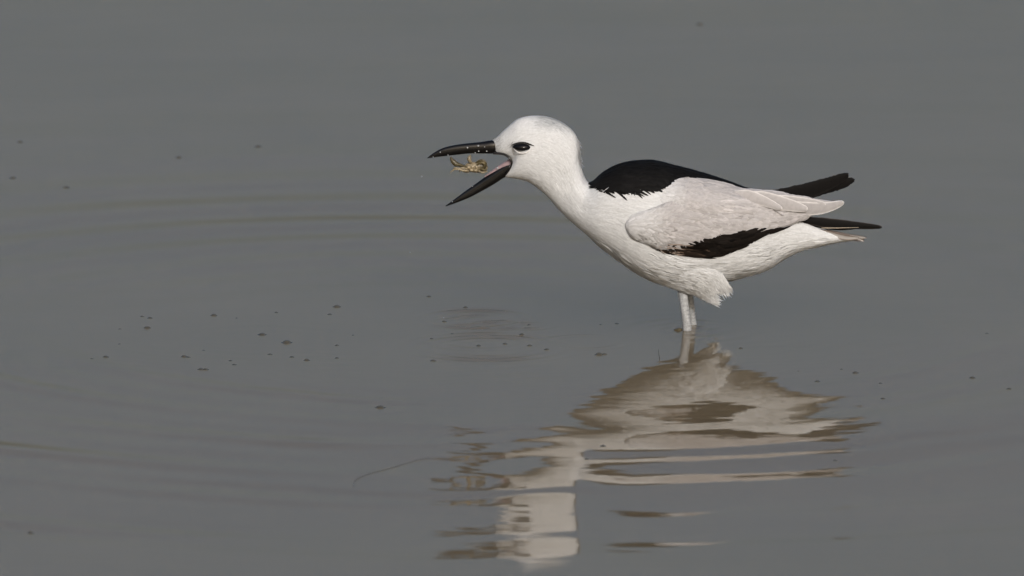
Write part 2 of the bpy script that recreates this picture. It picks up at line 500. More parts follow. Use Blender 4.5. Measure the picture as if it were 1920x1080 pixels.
def tube(geo, pts, rad, colour, nt=12, ns=None, world=True, ridge=0.0):
    P = np.array(pts, float); rr = np.broadcast_to(np.asarray(rad, float), (len(P),))
    ns = ns or 6 * len(P)
    s = np.linspace(0, len(P) - 1, ns)
    c = catmull(P, s); r = catmull(rr[:, None], s)[:, 0]
    T = np.gradient(c, axis=0); T /= np.linalg.norm(T, axis=1, keepdims=True)
    a = np.array([0, 1, 0]) if abs(T[0, 1]) < 0.9 else np.array([1, 0, 0])
    V = np.zeros((ns, nt, 3))
    for i in range(ns):
        e1 = np.cross(T[i], a); e1 /= np.linalg.norm(e1); e2 = np.cross(T[i], e1)
        k = 1 + ridge * (0.5 + 0.5 * math.sin(i * 1.7)) * (1 if ridge else 0)
        for j in range(nt):
            q = 2 * math.pi * j / nt
            V[i, j] = c[i] + (e1 * math.cos(q) + e2 * math.sin(q)) * max(r[i], 1e-5) * k
    f = grid_faces(ns, nt, True)
    f.append(tuple(range(nt))[::-1]); f.append(tuple(range((ns - 1) * nt, ns * nt)))
    if callable(colour):
        cc = np.array([colour(i / (ns - 1), j / nt) for i in range(ns) for j in range(nt)])
    else:
        cc = colour
    geo.add(V, f, cc)

def ellipsoid(geo, centre, ax, colour, nu=14, nv=20):
    """ax: three world axis vectors"""
    A = np.array(ax, float)
    V, C = [], []
    for i in range(nu):
        a = math.pi * i / (nu - 1)
        for j in range(nv):
            b = 2 * math.pi * j / nv
            q = math.cos(a) * A[2] + math.sin(a) * (math.cos(b) * A[0] + math.sin(b) * A[1])
            V.append(np.asarray(centre) + q)
    geo.add(V, [q for q in grid_faces(nu, nv, True)], colour)

# ------------------------------------------------------------------ the bird
bird = thing('crab_plover', 'white and black crab plover wading with wide open black bill', 'bird', on_water(1288, 620).tolist())

BODY = Loft([
    (919, 265, 946, 331, 11, 24), (930, 258, 952, 333, 21, 21), (950, 240, 964, 334.5, 33, 12), (970, 223.5, 978, 337, 41, 5),
    (994, 217.5, 990, 341, 45, 0), (1019, 217.5, 1003, 349, 47, 0), (1043, 224, 1013, 357, 47, 0), (1063, 235.5, 1023, 365, 45, 0),
    (1078, 251, 1033, 376, 43, 0), (1085, 272, 1043, 388, 42, 0), (1085.5, 294, 1054, 399, 43, 0), (1091, 319, 1067, 412, 47, 0),
    (1101, 341, 1083, 426, 54, 0), (1113, 340, 1101, 441, 66, 0), (1131, 324, 1120, 458, 79, 0), (1163, 308, 1147, 478, 91, 0),
    (1195, 302, 1177, 501, 99, 0), (1227, 302, 1206, 519, 103, 0), (1261, 310, 1234, 531, 104, 0), (1293, 318, 1266, 540, 102, 0),
    (1325, 327, 1302, 541, 99, 0), (1353, 336, 1340, 533, 93, 0), (1385, 348, 1380, 523, 84, 0), (1419, 360, 1415, 514, 72, 0),
    (1450, 371, 1445, 502, 58, 0), (1478, 388, 1470, 485, 46, 0), (1505, 408, 1500, 471, 36, 0), (1535, 425, 1535, 462.5, 27, 0),
    (1565, 436, 1568, 455, 20, 0), (1595, 444, 1597, 451, 12, 0)], slab=0.78)

def smooth(a, b, x):
    t = np.clip((x - a) / (b - a), 0, 1)
    return t * t * (3 - 2 * t)

WHITE = np.array([0.645, 0.668, 0.70])
def body_colour(x, y, d):
    x = np.asarray(x, float); y = np.asarray(y, float)
    sh = x.shape
    c = np.broadcast_to(WHITE, sh + (3,)).copy()
    nz = np.clip(0.5 + 0.5 * np.sin(x * 0.37 + 1.3 * np.sin(y * 0.21)) * np.sin(y * 0.53 + x * 0.11) + 0.35 * np.sin(x * 1.1 + y * 0.9) * np.sin(y * 1.7 - x * 0.4), 0, 1.2)
    crown = smooth(250, 226, y) * smooth(985, 1010, x) * smooth(1095, 1070, x) * (0.4 + 0.6 * nz)
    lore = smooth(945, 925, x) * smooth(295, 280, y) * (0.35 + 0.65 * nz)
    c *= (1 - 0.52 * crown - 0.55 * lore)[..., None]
    c += crown[..., None] * np.array([-0.01, 0.0, 0.012])
    c *= (1 - 0.5 * np.exp(-((x - 957) / 6.5) ** 2 - ((y - 274.5) / 4.0) ** 2))[..., None]
    cheek_shade = np.exp(-((x - 1045) / 40) ** 2 - ((y - 313) / 9) ** 2) * nz  # mottled grey cheek, with the streak of shade under it put into the colour
    c *= (1 - 0.16 * cheek_shade)[..., None]
    tail = smooth(1550, 1600, x)[..., None]
    c = c * (1 - tail * 0.5) + np.array([0.40, 0.36, 0.33]) * tail * 0.5
    return c

MANT_X = [1095, 1104, 1116, 1133, 1157, 1176, 1208, 1227, 1250, 1276, 1304, 1336, 1368, 1395, 1419, 1425]
MANT_Y = [345, 350, 356, 361, 360, 362, 356, 349, 341, 336, 337, 342, 348, 354, 361, 340]
mantle_edge = lambda x: np.interp(x, MANT_X, MANT_Y)

g = Geo()
BODY.skin(g, body_colour, ns=240, nt=72, throat=(978, 303, 0))
_len = lambda x, y: np.interp(x, [920, 960, 1040, 1090, 1150, 1250, 1450, 1600], [7, 11, 16, 26, 34, 40, 40, 30])
_wid = lambda x, y: np.interp(x, [920, 960, 1040, 1090, 1150, 1250, 1600], [1.7, 1.9, 2.1, 2.4, 2.8, 3.4, 3.6])
_lft = lambda x, y: np.interp(x, [920, 1000, 1090, 1200, 1300, 1600], [0.010, 0.012, 0.012, 0.010, 0.013, 0.015])
plume(g, BODY, 7000, (0.4, 12.5), (0, 2 * math.pi), _len, _wid, body_colour, _lft, turn_j=0.17, jn=0.085)
plume(g, BODY, 15000, (11.5, 28.8), (0, 2 * math.pi), _len, _wid, body_colour, _lft, turn_j=0.14, jn=0.07, over=0.25,
      keep=lambda x, y, d: (y > mantle_edge(x) - 2) | (x > 1405))
# looser tufts at the nape, throat and under the belly
plume(g, BODY, 260, (8.3, 10.2), (-0.5, 0.5), 15, 2.2, body_colour, 0.22, turn_j=0.2)
plume(g, BODY, 2600, (16.5, 27.5), (1.5, 4.8), 38, 2.2, body_colour, 0.03, turn_j=0.2, jn=0.24, cj=0.08)
plume(g, BODY, 700, (13, 25), (2.5, 3.8), 32, 4.0, body_colour, 0.07, turn_j=0.2)
# white wisps that lap over the lower edge of the saddle
plume(g, BODY, 300, (12.3, 17.0), (0, 2 * math.pi), 14, 1.5, WHITE, 0.06, turn=-0.55, turn_j=0.3, sink=-1.4,
      keep=lambda x, y, d: (y > mantle_edge(x) + 0) & (y < mantle_edge(x) + 9) & (x > 1106) & (x < 1195))
body = g.build('body', M_FEATHER, bird)

# black saddle of the back
BLK = np.array([0.0055, 0.0055, 0.006])
g = Geo()
BODY.skin(g, BLK, ns=300, nt=110, s0=12.2, s1=24.0, off=1.6, keep=lambda x, y, d: (y < mantle_edge(x) - 2) & (x > 1101) & (x < 1419))
plume(g, BODY, 4200, (12.3, 23.6), (-1.35, 1.35), 24, 4.2, BLK, 0.05, turn=0.06, turn_j=0.2, sink=-1.2, cj=0.3, jn=0.12,
      keep=lambda x, y, d: (y < mantle_edge(x + 6) - 1 + rng.normal(0, 2, x.shape)) & (x > 1102) & (x < 1412))
plume(g, BODY, 1000, (12.3, 17.5), (-1.7, 1.7), 12, 1.7, BLK, 0.03, turn=0.6, turn_j=0.35, sink=-1.5, cj=0.3,
      keep=lambda x, y, d: (y < mantle_edge(x) - 1) & (y > mantle_edge(x) - 11) & (x > 1103) & (x < 1200))
mantle = g.build('mantle', M_BLACK, bird, label='black saddle of feathers over the back')

# wings (the near one and its mirror on the far side)
WING_S = [
    (1173, 417, 1174, 431, 3, 0, -97, -97, 2), (1183, 406, 1185, 446, 7, 0, -98, -97, 5), (1208, 396, 1212, 458, 9, 0, -101, -98, 8),
    (1242, 384, 1246, 474, 9, 0, -102, -97, 8), (1270, 371, 1282, 481, 9, 0, -97, -95, 12), (1310, 356, 1332, 483, 8, 0, -82, -91, 18),
    (1350, 351, 1366, 477, 7, 0, -64, -84, 20), (1395, 356, 1402, 461, 6, 0, -42, -76, 18), (1440, 361, 1440, 440, 5, 0, -28, -66, 16),
    (1480, 365, 1475, 426, 4, 0, -23, -52, 12), (1520, 371, 1515, 408, 3, 0, -20, -40, 8), (1553, 376, 1549, 397, 2, 0, -18, -28, 4),
    (1574, 379, 1572, 386, 1, 0, -16, -18, 1)]
SCAP_S = [
    (1188, 360, 1190, 370, 2, 0, -66, -72, 0), (1203, 353, 1206, 384, 3, 0, -64, -84, 1), (1226, 346, 1233, 388, 5, 0, -66, -94, 4),
    (1250, 339, 1262, 396, 7, 0, -62, -101, 9), (1277, 334, 1296, 404, 8, 0, -58, -105, 14), (1304, 335, 1326, 410, 7, 0, -57, -101, 16),
    (1336, 341, 1360, 410, 5, 0, -53, -91, 16), (1368, 347, 1395, 406, 4, 0, -43, -80, 14), (1395, 354, 1428, 402, 3, 0, -32, -68, 12),
    (1430, 359, 1460, 399, 2, 0, -28, -57, 9), (1468, 364, 1484, 395, 2, 0, -25, -47, 6), (1492, 373, 1500, 388, 1, 0, -26, -40, 2)]
PALE = np.array([0.415, 0.405, 0.418])
PALE_E = np.array([0.71, 0.70, 0.71])
DARK = np.array([0.0065, 0.0050, 0.0042])
strip_top = lambda x: np.interp(x, [1170, 1198, 1222, 1244, 1257, 1293, 1336, 1387, 1429, 1453, 1480, 1520], [470, 453, 458.5, 461, 459, 453, 446, 438, 440, 437, 426, 420])
def wing_colour(x, y, d):
    x = np.asarray(x, float); y = np.asarray(y, float)
    nz = 0.5 + 0.5 * np.sin(x * 0.05 + 2 * np.sin(y * 0.06)) * np.sin(y * 0.09 - x * 0.03)
    front = smooth(1260, 1195, x)
    c = PALE * (0.93 + 0.14 * nz)[..., None]
    c = c * (1 - 0.55 * front[..., None]) + WHITE * 0.55 * front[..., None]
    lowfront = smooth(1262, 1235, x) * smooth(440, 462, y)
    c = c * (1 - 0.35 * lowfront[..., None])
    b = smooth(-1.5, 1.5, y - strip_top(x)) * smooth(1200, 1235, x)
    return c * (1 - b[..., None]) + DARK * b[..., None]

def make_wing(mirror, tips):
    WL, SC = Loft(WING_S, mirror), Loft(SCAP_S, mirror)
    g = Geo()
    WL.skin(g, wing_colour, ns=130, nt=40)
    near = (0.05, math.pi - 0.05)
    # marginal coverts at the bend, then the rows of coverts
    plume(g, WL, 1500, (0.1, 4.6), near, 17, 5.0, wing_colour, 0.07, turn=lambda x, y: np.where(y > 425, 0.28, -0.1), turn_j=0.2, edge=1.06,
          keep=lambda x, y, d: y < strip_top(x) + 2, cj=0.06)
    plume(g, WL, 1100, (3.2, 9.5), near, 30, 8.5, PALE, 0.045, turn=0.22, turn_j=0.12, edge=1.12, keep=lambda x, y, d: y < strip_top(x + 20) - 8, cj=0.06)
    plume(g, WL, 900, (1.6, 8.0), near, 24, 2.6, PALE * 1.08, 0.035, turn=0.72, turn_j=0.2, edge=1.06,
          keep=lambda x, y, d: (y < strip_top(x) - 11 + rng.normal(0, 2, x.shape)) & (y > strip_top(x) - 34), cj=0.08, jn=0.16)
    plume(g, WL, 60, (4.2, 9.0), near, 56, 15.0, PALE * 0.90, 0.01, turn=0.16, turn_j=0.08, edge=1.45, keep=lambda x, y, d: y < strip_top(x + 40) - 14, cj=0.06, sink=-1.0)
    w = g.build('wing', M_WING, bird, label='pale grey folded wing on the side towards the viewer' if not mirror else 'pale grey folded wing on the far side')
    # black flight feathers that show under the coverts
    g = Geo()
    def dk(x, y, d):
        f = smooth(1300, 1245, x)[..., None]
        return DARK * (1 - f) + np.array([0.020, 0.014, 0.011]) * f
    plume(g, WL, 480, (1.7, 8.6), near, lambda x, y: np.interp(x, [1200, 1280], [22, 40]), lambda x, y: np.interp(x, [1200, 1280], [3.5, 8.0]), dk, 0.035, turn=0.1, turn_j=0.1, edge=1.5, jn=0.1, cj=0.35, sink=-0.5,
          keep=lambda x, y, d: (y > strip_top(x + 12) + 1) & (y < np.interp(x, [1240, 1280, 1330, 1352, 1380, 1420, 1450], [472, 479, 481, 474, 463, 452, 437])))
    plume(g, WL, 40, (2.6, 5.0), near, 30, 3.0, np.array([0.05, 0.035, 0.026]), 0.05, turn=0.25, turn_j=0.15, edge=1.5, cj=0.4, sink=-1.0,
          keep=lambda x, y, d: (y > strip_top(x) - 1) & (y < strip_top(x) + 16))
    plume(g, WL, 16, (1.6, 3.6), near, 26, 2.0, np.array([0.40, 0.33, 0.29]), 0.06, turn=0.1, turn_j=0.2, edge=1.1, cj=0.2, sink=-1.2,
          keep=lambda x, y, d: (y > strip_top(x) - 4))
    g.build('flight_feathers', M_BLACK, w, label='strip of black flight feathers under the pale coverts')
    # scapulars
    g = Geo()
    SC.skin(g, PALE * 1.03, ns=100, nt=36)
    plume(g, SC, 1000, (0.05, 5.0), near, 20, 6.0, lambda x, y, d: PALE * 1.06 + (WHITE - PALE) * 0.85 * smooth(1285, 1215, x)[..., None], 0.05, turn=0.12, turn_j=0.2, edge=1.1, cj=0.05)
    plume(g, SC, 420, (3.5, 10.6), near, 38, 10.0, PALE * 1.0, 0.025, turn=0.14, turn_j=0.1, edge=1.16, cj=0.05)
    plume(g, SC, 46, (5.0, 9.6), near, 60, 17.0, PALE * 0.92, 0.006, turn=0.10, turn_j=0.07, edge=1.45, cj=0.05, sink=-0.6)
    g.build('scapulars', M_WING, w)
    # tertials, longest last
    def F(shaft, up, dn, k):
        q = Geo()
        sh = [(a, b, c * (-1 if mirror else 1)) for a, b, c in shaft]
        feather(q, sh, up, dn, PALE * k, PALE_E, rim_w=0.13, end=0.42, cup=-2.0 if mirror else 2.0)
        q.build('tertial', M_WING, w)
    F([(1440, 385, -66), (1500, 391, -52), (1545, 390, -38), (1583, 379, -26)], 13, 13, 0.90)
    F([(1418, 372, -60), (1470, 378, -52), (1515, 381, -44), (1549, 384, -36)], 12, 14, 1.0)
    F([(1385, 366, -64), (1430, 374, -60), (1475, 383, -63), (1515, 393, -60)], 15, 16, 1.06)
    F([(1375, 362, -64), (1405, 368, -69), (1435, 378, -71), (1467, 392, -70)], 11, 12, 1.1)
    return w
wing_near = make_wing(False, True)
wing_far = make_wing(True, True)

# long black primaries: those of the far wing stick up behind, the near one points straight back
BLKF = np.array([0.006, 0.0055, 0.0055])
for sh, up, dn, en in (([(1440, 362, 24), (1500, 354, 24), (1550, 340, 22), (1591, 325, 20)], 8, 21, 0.5),
                   ([(1455, 366, 30), (1510, 362, 30), (1560, 350, 29), (1602, 336, 28)], 9, 10, 0.8),
                           ([(1452, 366, 27), (1500, 362, 27), (1535, 358, 26), (1572, 347, 25)], 6, 13, 0.35)):
    q = Geo(); feather(q, sh, up, dn, BLKF, BLKF * 2.2, cup=2.0, end=en, rim_w=0.06, ragged=0.45)
    q.build('primary_feather', M_BLACK, bird, label='black flight feather of the far wing raised behind the back')
q = Geo(); feather(q, [(1485, 409, -30), (1545, 417, -24), (1600, 422, -18), (1654, 426, -12)], 8.5, 9, BLKF, np.array([0.05, 0.042, 0.038]), cup=2.0, end=0.5, rim_w=0.07)
feather(q, [(1500, 416, -22), (1545, 425, -18), (1580, 428, -14), (1612, 427, -11)], 3, 4, BLKF, None, end=0.6)
tube(q, [W(1540, 427.6, -27), W(1572, 427.4, -24), W(1610, 426.4, -21)], [0.35e-3, 0.3e-3, 0.15e-3], (0.55, 0.47, 0.38), nt=6)
q.build('primary_feather', M_BLACK, bird, label='black flight feather pointing straight back below the folded wing')

# tail: a narrow fan of white feathers with brownish ends
q = Geo()
for k in range(7):
    yy = (k - 3) * 7.0
    e = abs(k - 3)
    feather(q, [(1490, 425, yy * 0.6), (1540, 433 + e * 0.8, yy * 0.8), (1585, 442 + e * 1.2, yy), (1626 - e * 5, 449 + (k % 3 - 1) * 3.0, yy * 1.15)], 5, 5,
            np.array([0.40, 0.385, 0.375]) * rng.uniform(0.7, 1.1), np.array([0.14, 0.10, 0.08]), rim_w=0.22, cup=-1.0, end=0.5)
q.build('tail', M_WING, bird)

# feathered thighs
def make_thigh(mirror):
    TH = Loft([
        (1190, 495, 1194, 508, 2, 0, -46, -38, 0), (1222, 492, 1228, 528, 4, 0, -62, -26, 3), (1262, 490, 1256, 539, 8, 0, -74, -34, 8),
        (1300, 491, 1281, 548, 10, 0, -78, -38, 10), (1327, 496, 1302, 554, 10, 0, -76, -38, 10), (1344, 503, 1313, 560, 9, 0, -70, -36, 8),
        (1355, 515, 1324, 565, 6, 0, -65, -38, 4), (1363, 527, 1333, 569, 3, 0, -62, -42, 1)], mirror)
    g = Geo()
    TH.skin(g, WHITE, ns=70, nt=32, s1=4.5)
    plume(g, TH, 2600, (0.0, 4.3), (0, 2 * math.pi), 40, 2.4, WHITE, 0.014, turn=0.0, turn_j=0.14, over=1.6, cj=0.07, jn=0.2)
    plume(g, TH, 800, (3.0, 4.5), (0, 2 * math.pi), 44, 1.6, WHITE, 0.012, turn=0.0, turn_j=0.2, over=4, cj=0.06, jn=0.13)
    plume(g, TH, 420, (3.6, 5.3), (-1.15, 1.15), 50, 1.4, WHITE, 0.01, turn=0.0, turn_j=0.18, over=5, cj=0.06, jn=0.1)
    plume(g, TH, 320, (3.6, 5.0), (2.2, 4.1), 36, 1.4, WHITE, 0.01, turn=0.0, turn_j=0.18, over=5, cj=0.06, jn=0.1)
    g.build('thigh_feathers', M_FEATHER, bird)
make_thigh(False)
make_thigh(True)

# legs
def leg_colour(dark):
    def f(a, b):
        k = 0.88 + 0.16 * math.sin(a * 120) * (0.5 + 0.5 * math.sin(b * 12.6)) + 0.08 * math.sin(b * 25 + a * 20)
        shade_stripe = 0.75 if (0.55 < b < 0.7) else 1.0  # darker stripe down the leg: shading put into its colour
        return np.array([0.42, 0.44, 0.465]) * k * shade_stripe * dark
    return f
def make_leg(pts, yd, r):
    g = Geo()
    P = [W(x, y, yd * q) for (x, y), q in zip(pts, (0.2, 0.62, 0.9, 1, 1))]
    low = P[-1].copy(); d = P[-1] - P[-2]; d /= np.linalg.norm(d)
    P.append(low + d * 0.045); P.append(low + d * 0.10)
    tube(g, P, [r * 1.05, r, r * 0.93, r * 0.95, r * 0.98, r, r * 1.05], leg_colour(1.0), nt=18, ns=90, ridge=0.045)
    foot = P[-1]
    for a in (-0.6, 0.0, 0.6):
        e = np.array([-math.cos(a), math.sin(a), -0.1]) * 0.04
        tube(g, [foot, foot + e * 0.5 + np.array([0, 0, 0.003]), foot + e], [r * 0.8, r * 0.6, r * 0.3], (0.45, 0.46, 0.48), nt=8)
    return g.build('leg', M_LEG, bird)
make_leg([(1276, 530), (1280, 549), (1284, 580), (1287, 602), (1288.5, 621)], -38, 8.6 * K)
make_leg([(1288, 530), (1292, 553), (1296, 580), (1298, 600), (1299.5, 611)], 38, 7.4 * K)

# bill
UP = Loft([(801, 296, 801, 297, 0.6), (811, 288, 815, 295, 3), (829, 278, 832, 293, 5.5), (852, 272, 855, 290.5, 7.5), (877, 268.5, 879, 288, 9),
           (901, 266, 903, 288, 10.5), (921, 263, 926, 288, 12), (938, 263, 944, 285, 11), (955, 268, 958, 283, 10)])
def bill_col(x, y, d):
    x = np.asarray(x, float)
    return np.broadcast_to(np.array([0.004, 0.004, 0.0048]), x.shape + (3,))
g = Geo(); UP.skin(g, bill_col, ns=70, nt=36)
upper = g.build('upper_bill', M_BILL, bird)
LOW = Loft([(835, 386, 836, 387, 0.6), (850, 375, 851, 382, 3.5), (874, 357, 879, 371, 6), (898, 340, 906, 357, 8), (917, 326, 927, 345, 10),
            (937, 312, 944, 334, 12), (955, 301, 960, 326, 14), (970, 296, 976, 322, 14)])
g = Geo(); LOW.skin(g, bill_col, ns=70, nt=36)
lower = g.build('lower_bill', M_BILL, bird)
# pink lining inside the lower bill, and the tongue
LIN = Loft([(908, 330.5, 909, 333, 2.0), (921, 320.5, 924, 328, 6.0), (936, 309.5, 941, 321, 9.0), (950, 301, 956, 317, 12.5), (958, 297, 963, 313, 13.5)])
g = Geo(); LIN.skin(g, np.array([0.33, 0.245, 0.265]), ns=40, nt=30)
lin = g.build('mouth_lining', M_MOUTH, lower)
# black skin round the gape
g = Geo()
for sg in (-1, 1):
    tube(g, [W(925, 287, sg * 12), W(944, 289, sg * 16), W(955, 296, sg * 20), W(959.5, 305, sg * 21), W(956, 316, sg * 19), W(948, 327, sg * 14)],
         [1.3e-3, 1.1e-3, 1.1e-3, 1.0e-3, 0.9e-3, 0.9e-3], (0.012, 0.011, 0.012), nt=10)
g.build('gape_skin', M_BILL, bird)

# eyes
for sg in (-1, 1):
    g = Geo()
    c = W(979.5, 275.3, sg * 36.5)
    ellipsoid(g, c, [(18.5 * K, 0, 0), (0, 13.0 * K, 0), (0, 0, 8.0 * K)], (0.006, 0.006, 0.008), 20, 28)
    eye = g.build('eye', M_EYE, bird)
    g = Geo()
    lid = [(962, 277.5), (968, 283.5), (976, 287), (985, 286.5), (993, 281.5), (998, 275.5)]
    tube(g, [W(x, y, sg * dd) for (x, y), dd in zip(lid, (40, 44, 45.5, 45.5, 44.5, 42.5))], [0.2e-3, 0.45e-3, 0.62e-3, 0.62e-3, 0.5e-3, 0.25e-3], (0.74, 0.74, 0.75), nt=10)
    g.build('eyelid', M_FEATHER, eye)
    g = Geo()
    tube(g, [W(x, y, sg * dd) for x, y, dd in ((959, 272.5, 38.5), (966, 269.5, 42), (975, 267.4, 44.5), (985, 267.8, 45.5), (994, 271, 45.4), (1002, 273.5, 45.3), (1012, 275.2, 46))],
         [0.25e-3, 0.6e-3, 0.7e-3, 0.7e-3, 0.7e-3, 0.5e-3, 0.2e-3], (0.02, 0.019, 0.02), nt=8)
    g.build('eye_stripe', M_BLACK, eye)

# ------------------------------------------------------------------ the crab
cr0 = W(892, 313, -4)
crab = thing('crab', 'small tan and olive crab tossed between the open black bills', 'crab', cr0.tolist())
TAN, OLI = np.array([0.27, 0.225, 0.15]), np.array([0.085, 0.070, 0.036])
g = Geo()
SH = Loft([(872, 309, 873, 316, 3, 0, 0, 0), (877, 305, 878, 321, 7), (886, 304, 888, 323.5, 9), (896, 303, 899, 324, 9.5), (905, 303, 908, 321, 8), (912, 306, 913, 316, 4)])
SH.skin(g, lambda x, y, d: TAN + (OLI - TAN) * smooth(893, 903, np.asarray(x))[..., None], ns=40, nt=28)
g.build('carapace', M_CRAB, crab)
g = Geo()                                                # pale plates of the underside
for k, (a, b, r) in enumerate(((879, 314, 4.2), (886, 312.5, 4.8), (893, 313.5, 4.2), (884, 319, 4.0), (892, 319.5, 3.6))):
    ellipsoid(g, W(a, b, -7), [(r * K, 0, 0), (0, r * 0.8 * K, 0), (0, 0, r * 0.75 * K)], TAN * (1.35 - 0.1 * (k % 3)), 8, 12)
g.build('underside', M_CRAB, crab)
def limb(name, pts, rad, c, yd=-4):
    g = Geo()
    tube(g, [W(x, y, yd + dd) for x, y, dd in pts], np.array(rad) * 1.2 * K, c, nt=9)
    return g.build(name, M_CRAB, crab)
limb('claw', [(872, 313, 0), (867, 311, -2), (862, 309, -4), (855, 307.5, -4), (849, 302, -4), (845.5, 296, -3), (844.8, 294, -2)], [2.2, 2.4, 2.6, 4.2, 3.6, 1.8, 0.5], OLI)
limb('claw', [(884, 306, -2), (881, 302, -4), (879.5, 298, -4), (881, 294, -3), (882.5, 290.5, -2)], [2.4, 2.8, 3.4, 2.6, 1.2], TAN * 0.85)
limb('leg', [(892, 306, 0), (899, 301.5, -3), (906, 301.5, -5), (911, 306, -5), (912, 311, -3)], [1.6, 2.0, 2.2, 1.6, 0.6], OLI * 1.2)
limb('leg', [(894, 309, -5), (902, 305, -9), (908, 307.5, -9), (908.5, 313, -8)], [1.5, 1.9, 1.8, 0.6], OLI * 1.6)
limb('leg', [(897, 320, -3), (904, 323.5, -6), (910, 322, -5), (914, 321, -3)], [1.6, 1.8, 1.4, 0.6], TAN * 0.9)
limb('leg', [(902, 316, -6), (909, 319, -8), (913, 314, -8), (912, 309, -6)], [1.6, 1.9, 1.5, 0.6], OLI * 1.3)
limb('leg', [(876, 317, -3), (868, 315, -6), (860, 316, -6), (853, 314.5, -5), (849, 318, -3)], [1.6, 1.7, 1.5, 1.3, 0.5], TAN)
limb('leg', [(878, 320, -3), (869, 320, -7), (861, 317.5, -8), (852, 318, -7), (843.5, 324, -5)], [1.6, 1.7, 1.5, 1.3, 0.5], TAN * 1.1)
limb('leg', [(880, 322, 0), (872, 322, 3), (864, 319.5, 3), (861, 323, 2)], [1.5, 1.5, 1.2, 0.5], TAN * 0.9)
limb('leg', [(876, 311, 4), (870, 315, 8), (865, 313, 9), (860, 312, 8)], [1.5, 1.5, 1.2, 0.5], TAN * 0.8)

# ------------------------------------------------------------------ water drops
def ball_mesh(name):
    g = Geo(); ellipsoid(g, (0, 0, 0), [(1, 0, 0), (0, 1, 0), (0, 0, 0.9)], (1, 1, 1), 12, 16)
    o = g.build(name, M_DROP, None, origin=(0, 0, 0))
    return o
DROPS = [
    (876.5, 276.8, -9.5, 1.7, 'bright water droplet on the middle of the upper bill, larger'),
    (896.8, 273.5, -10, 1.9, 'brightest water droplet on the upper bill near its base, upper row'),
    (908.5, 275.5, -10.5, 1.1, 'tiny water droplet on the upper bill base just before the white face'),
    (897.5, 283.5, -9.8, 1.3, 'water droplet on the lower edge of the upper bill near the base'),
    (891, 286.5, -7, 1.0, 'tiny water droplet hanging on the lower edge of the upper bill above the crab'),
    (912.5, 283.5, -10, 1.2, 'water droplet low on the upper bill base, closest to the mouth corner'),
    (825.5, 285.4, -4.6, 1.2, 'water droplet on the outer part of the upper bill'),
    (812.3, 294.6, -2.6, 0.9, 'tiny water droplet at the very tip of the upper bill'),
    (840, 290.8, -5.4, 1.0, 'tiny water droplet on the lower edge of the upper bill towards its tip'),
    (933, 315.3, -9, 2.0, 'wet white glint drop on the pink lining inside the lower bill'),
    (848, 378, -3.5, 0.9, 'tiny water droplet near the tip of the lower bill'),
    (886, 349.5, -6.5, 0.8, 'tiny water droplet along the upper edge of the lower bill'),
    (790.5, 331, 0, 1.3, 'lone white drop of water flying left of the bill'),
    (768.5, 473, -10, 0.9, 'lone tiny drop of water in the air below and left of the bill'),
    (832, 596, -20, 0.9, 'tiny white drop of water just above the small ring ripples'),
]
d0 = ball_mesh('water_droplet')
for i, (x, y, d, r, lab) in enumerate(DROPS):
    o = d0 if i == 0 else d0.copy()
    if i:
        col.objects.link(o)
    o.location = W(x, y, d)
    o.scale = (r * K,) * 3
    o['label'] = lab; o['category'] = 'water droplet'; o['group'] = 'drops of water splashed up around the bill'

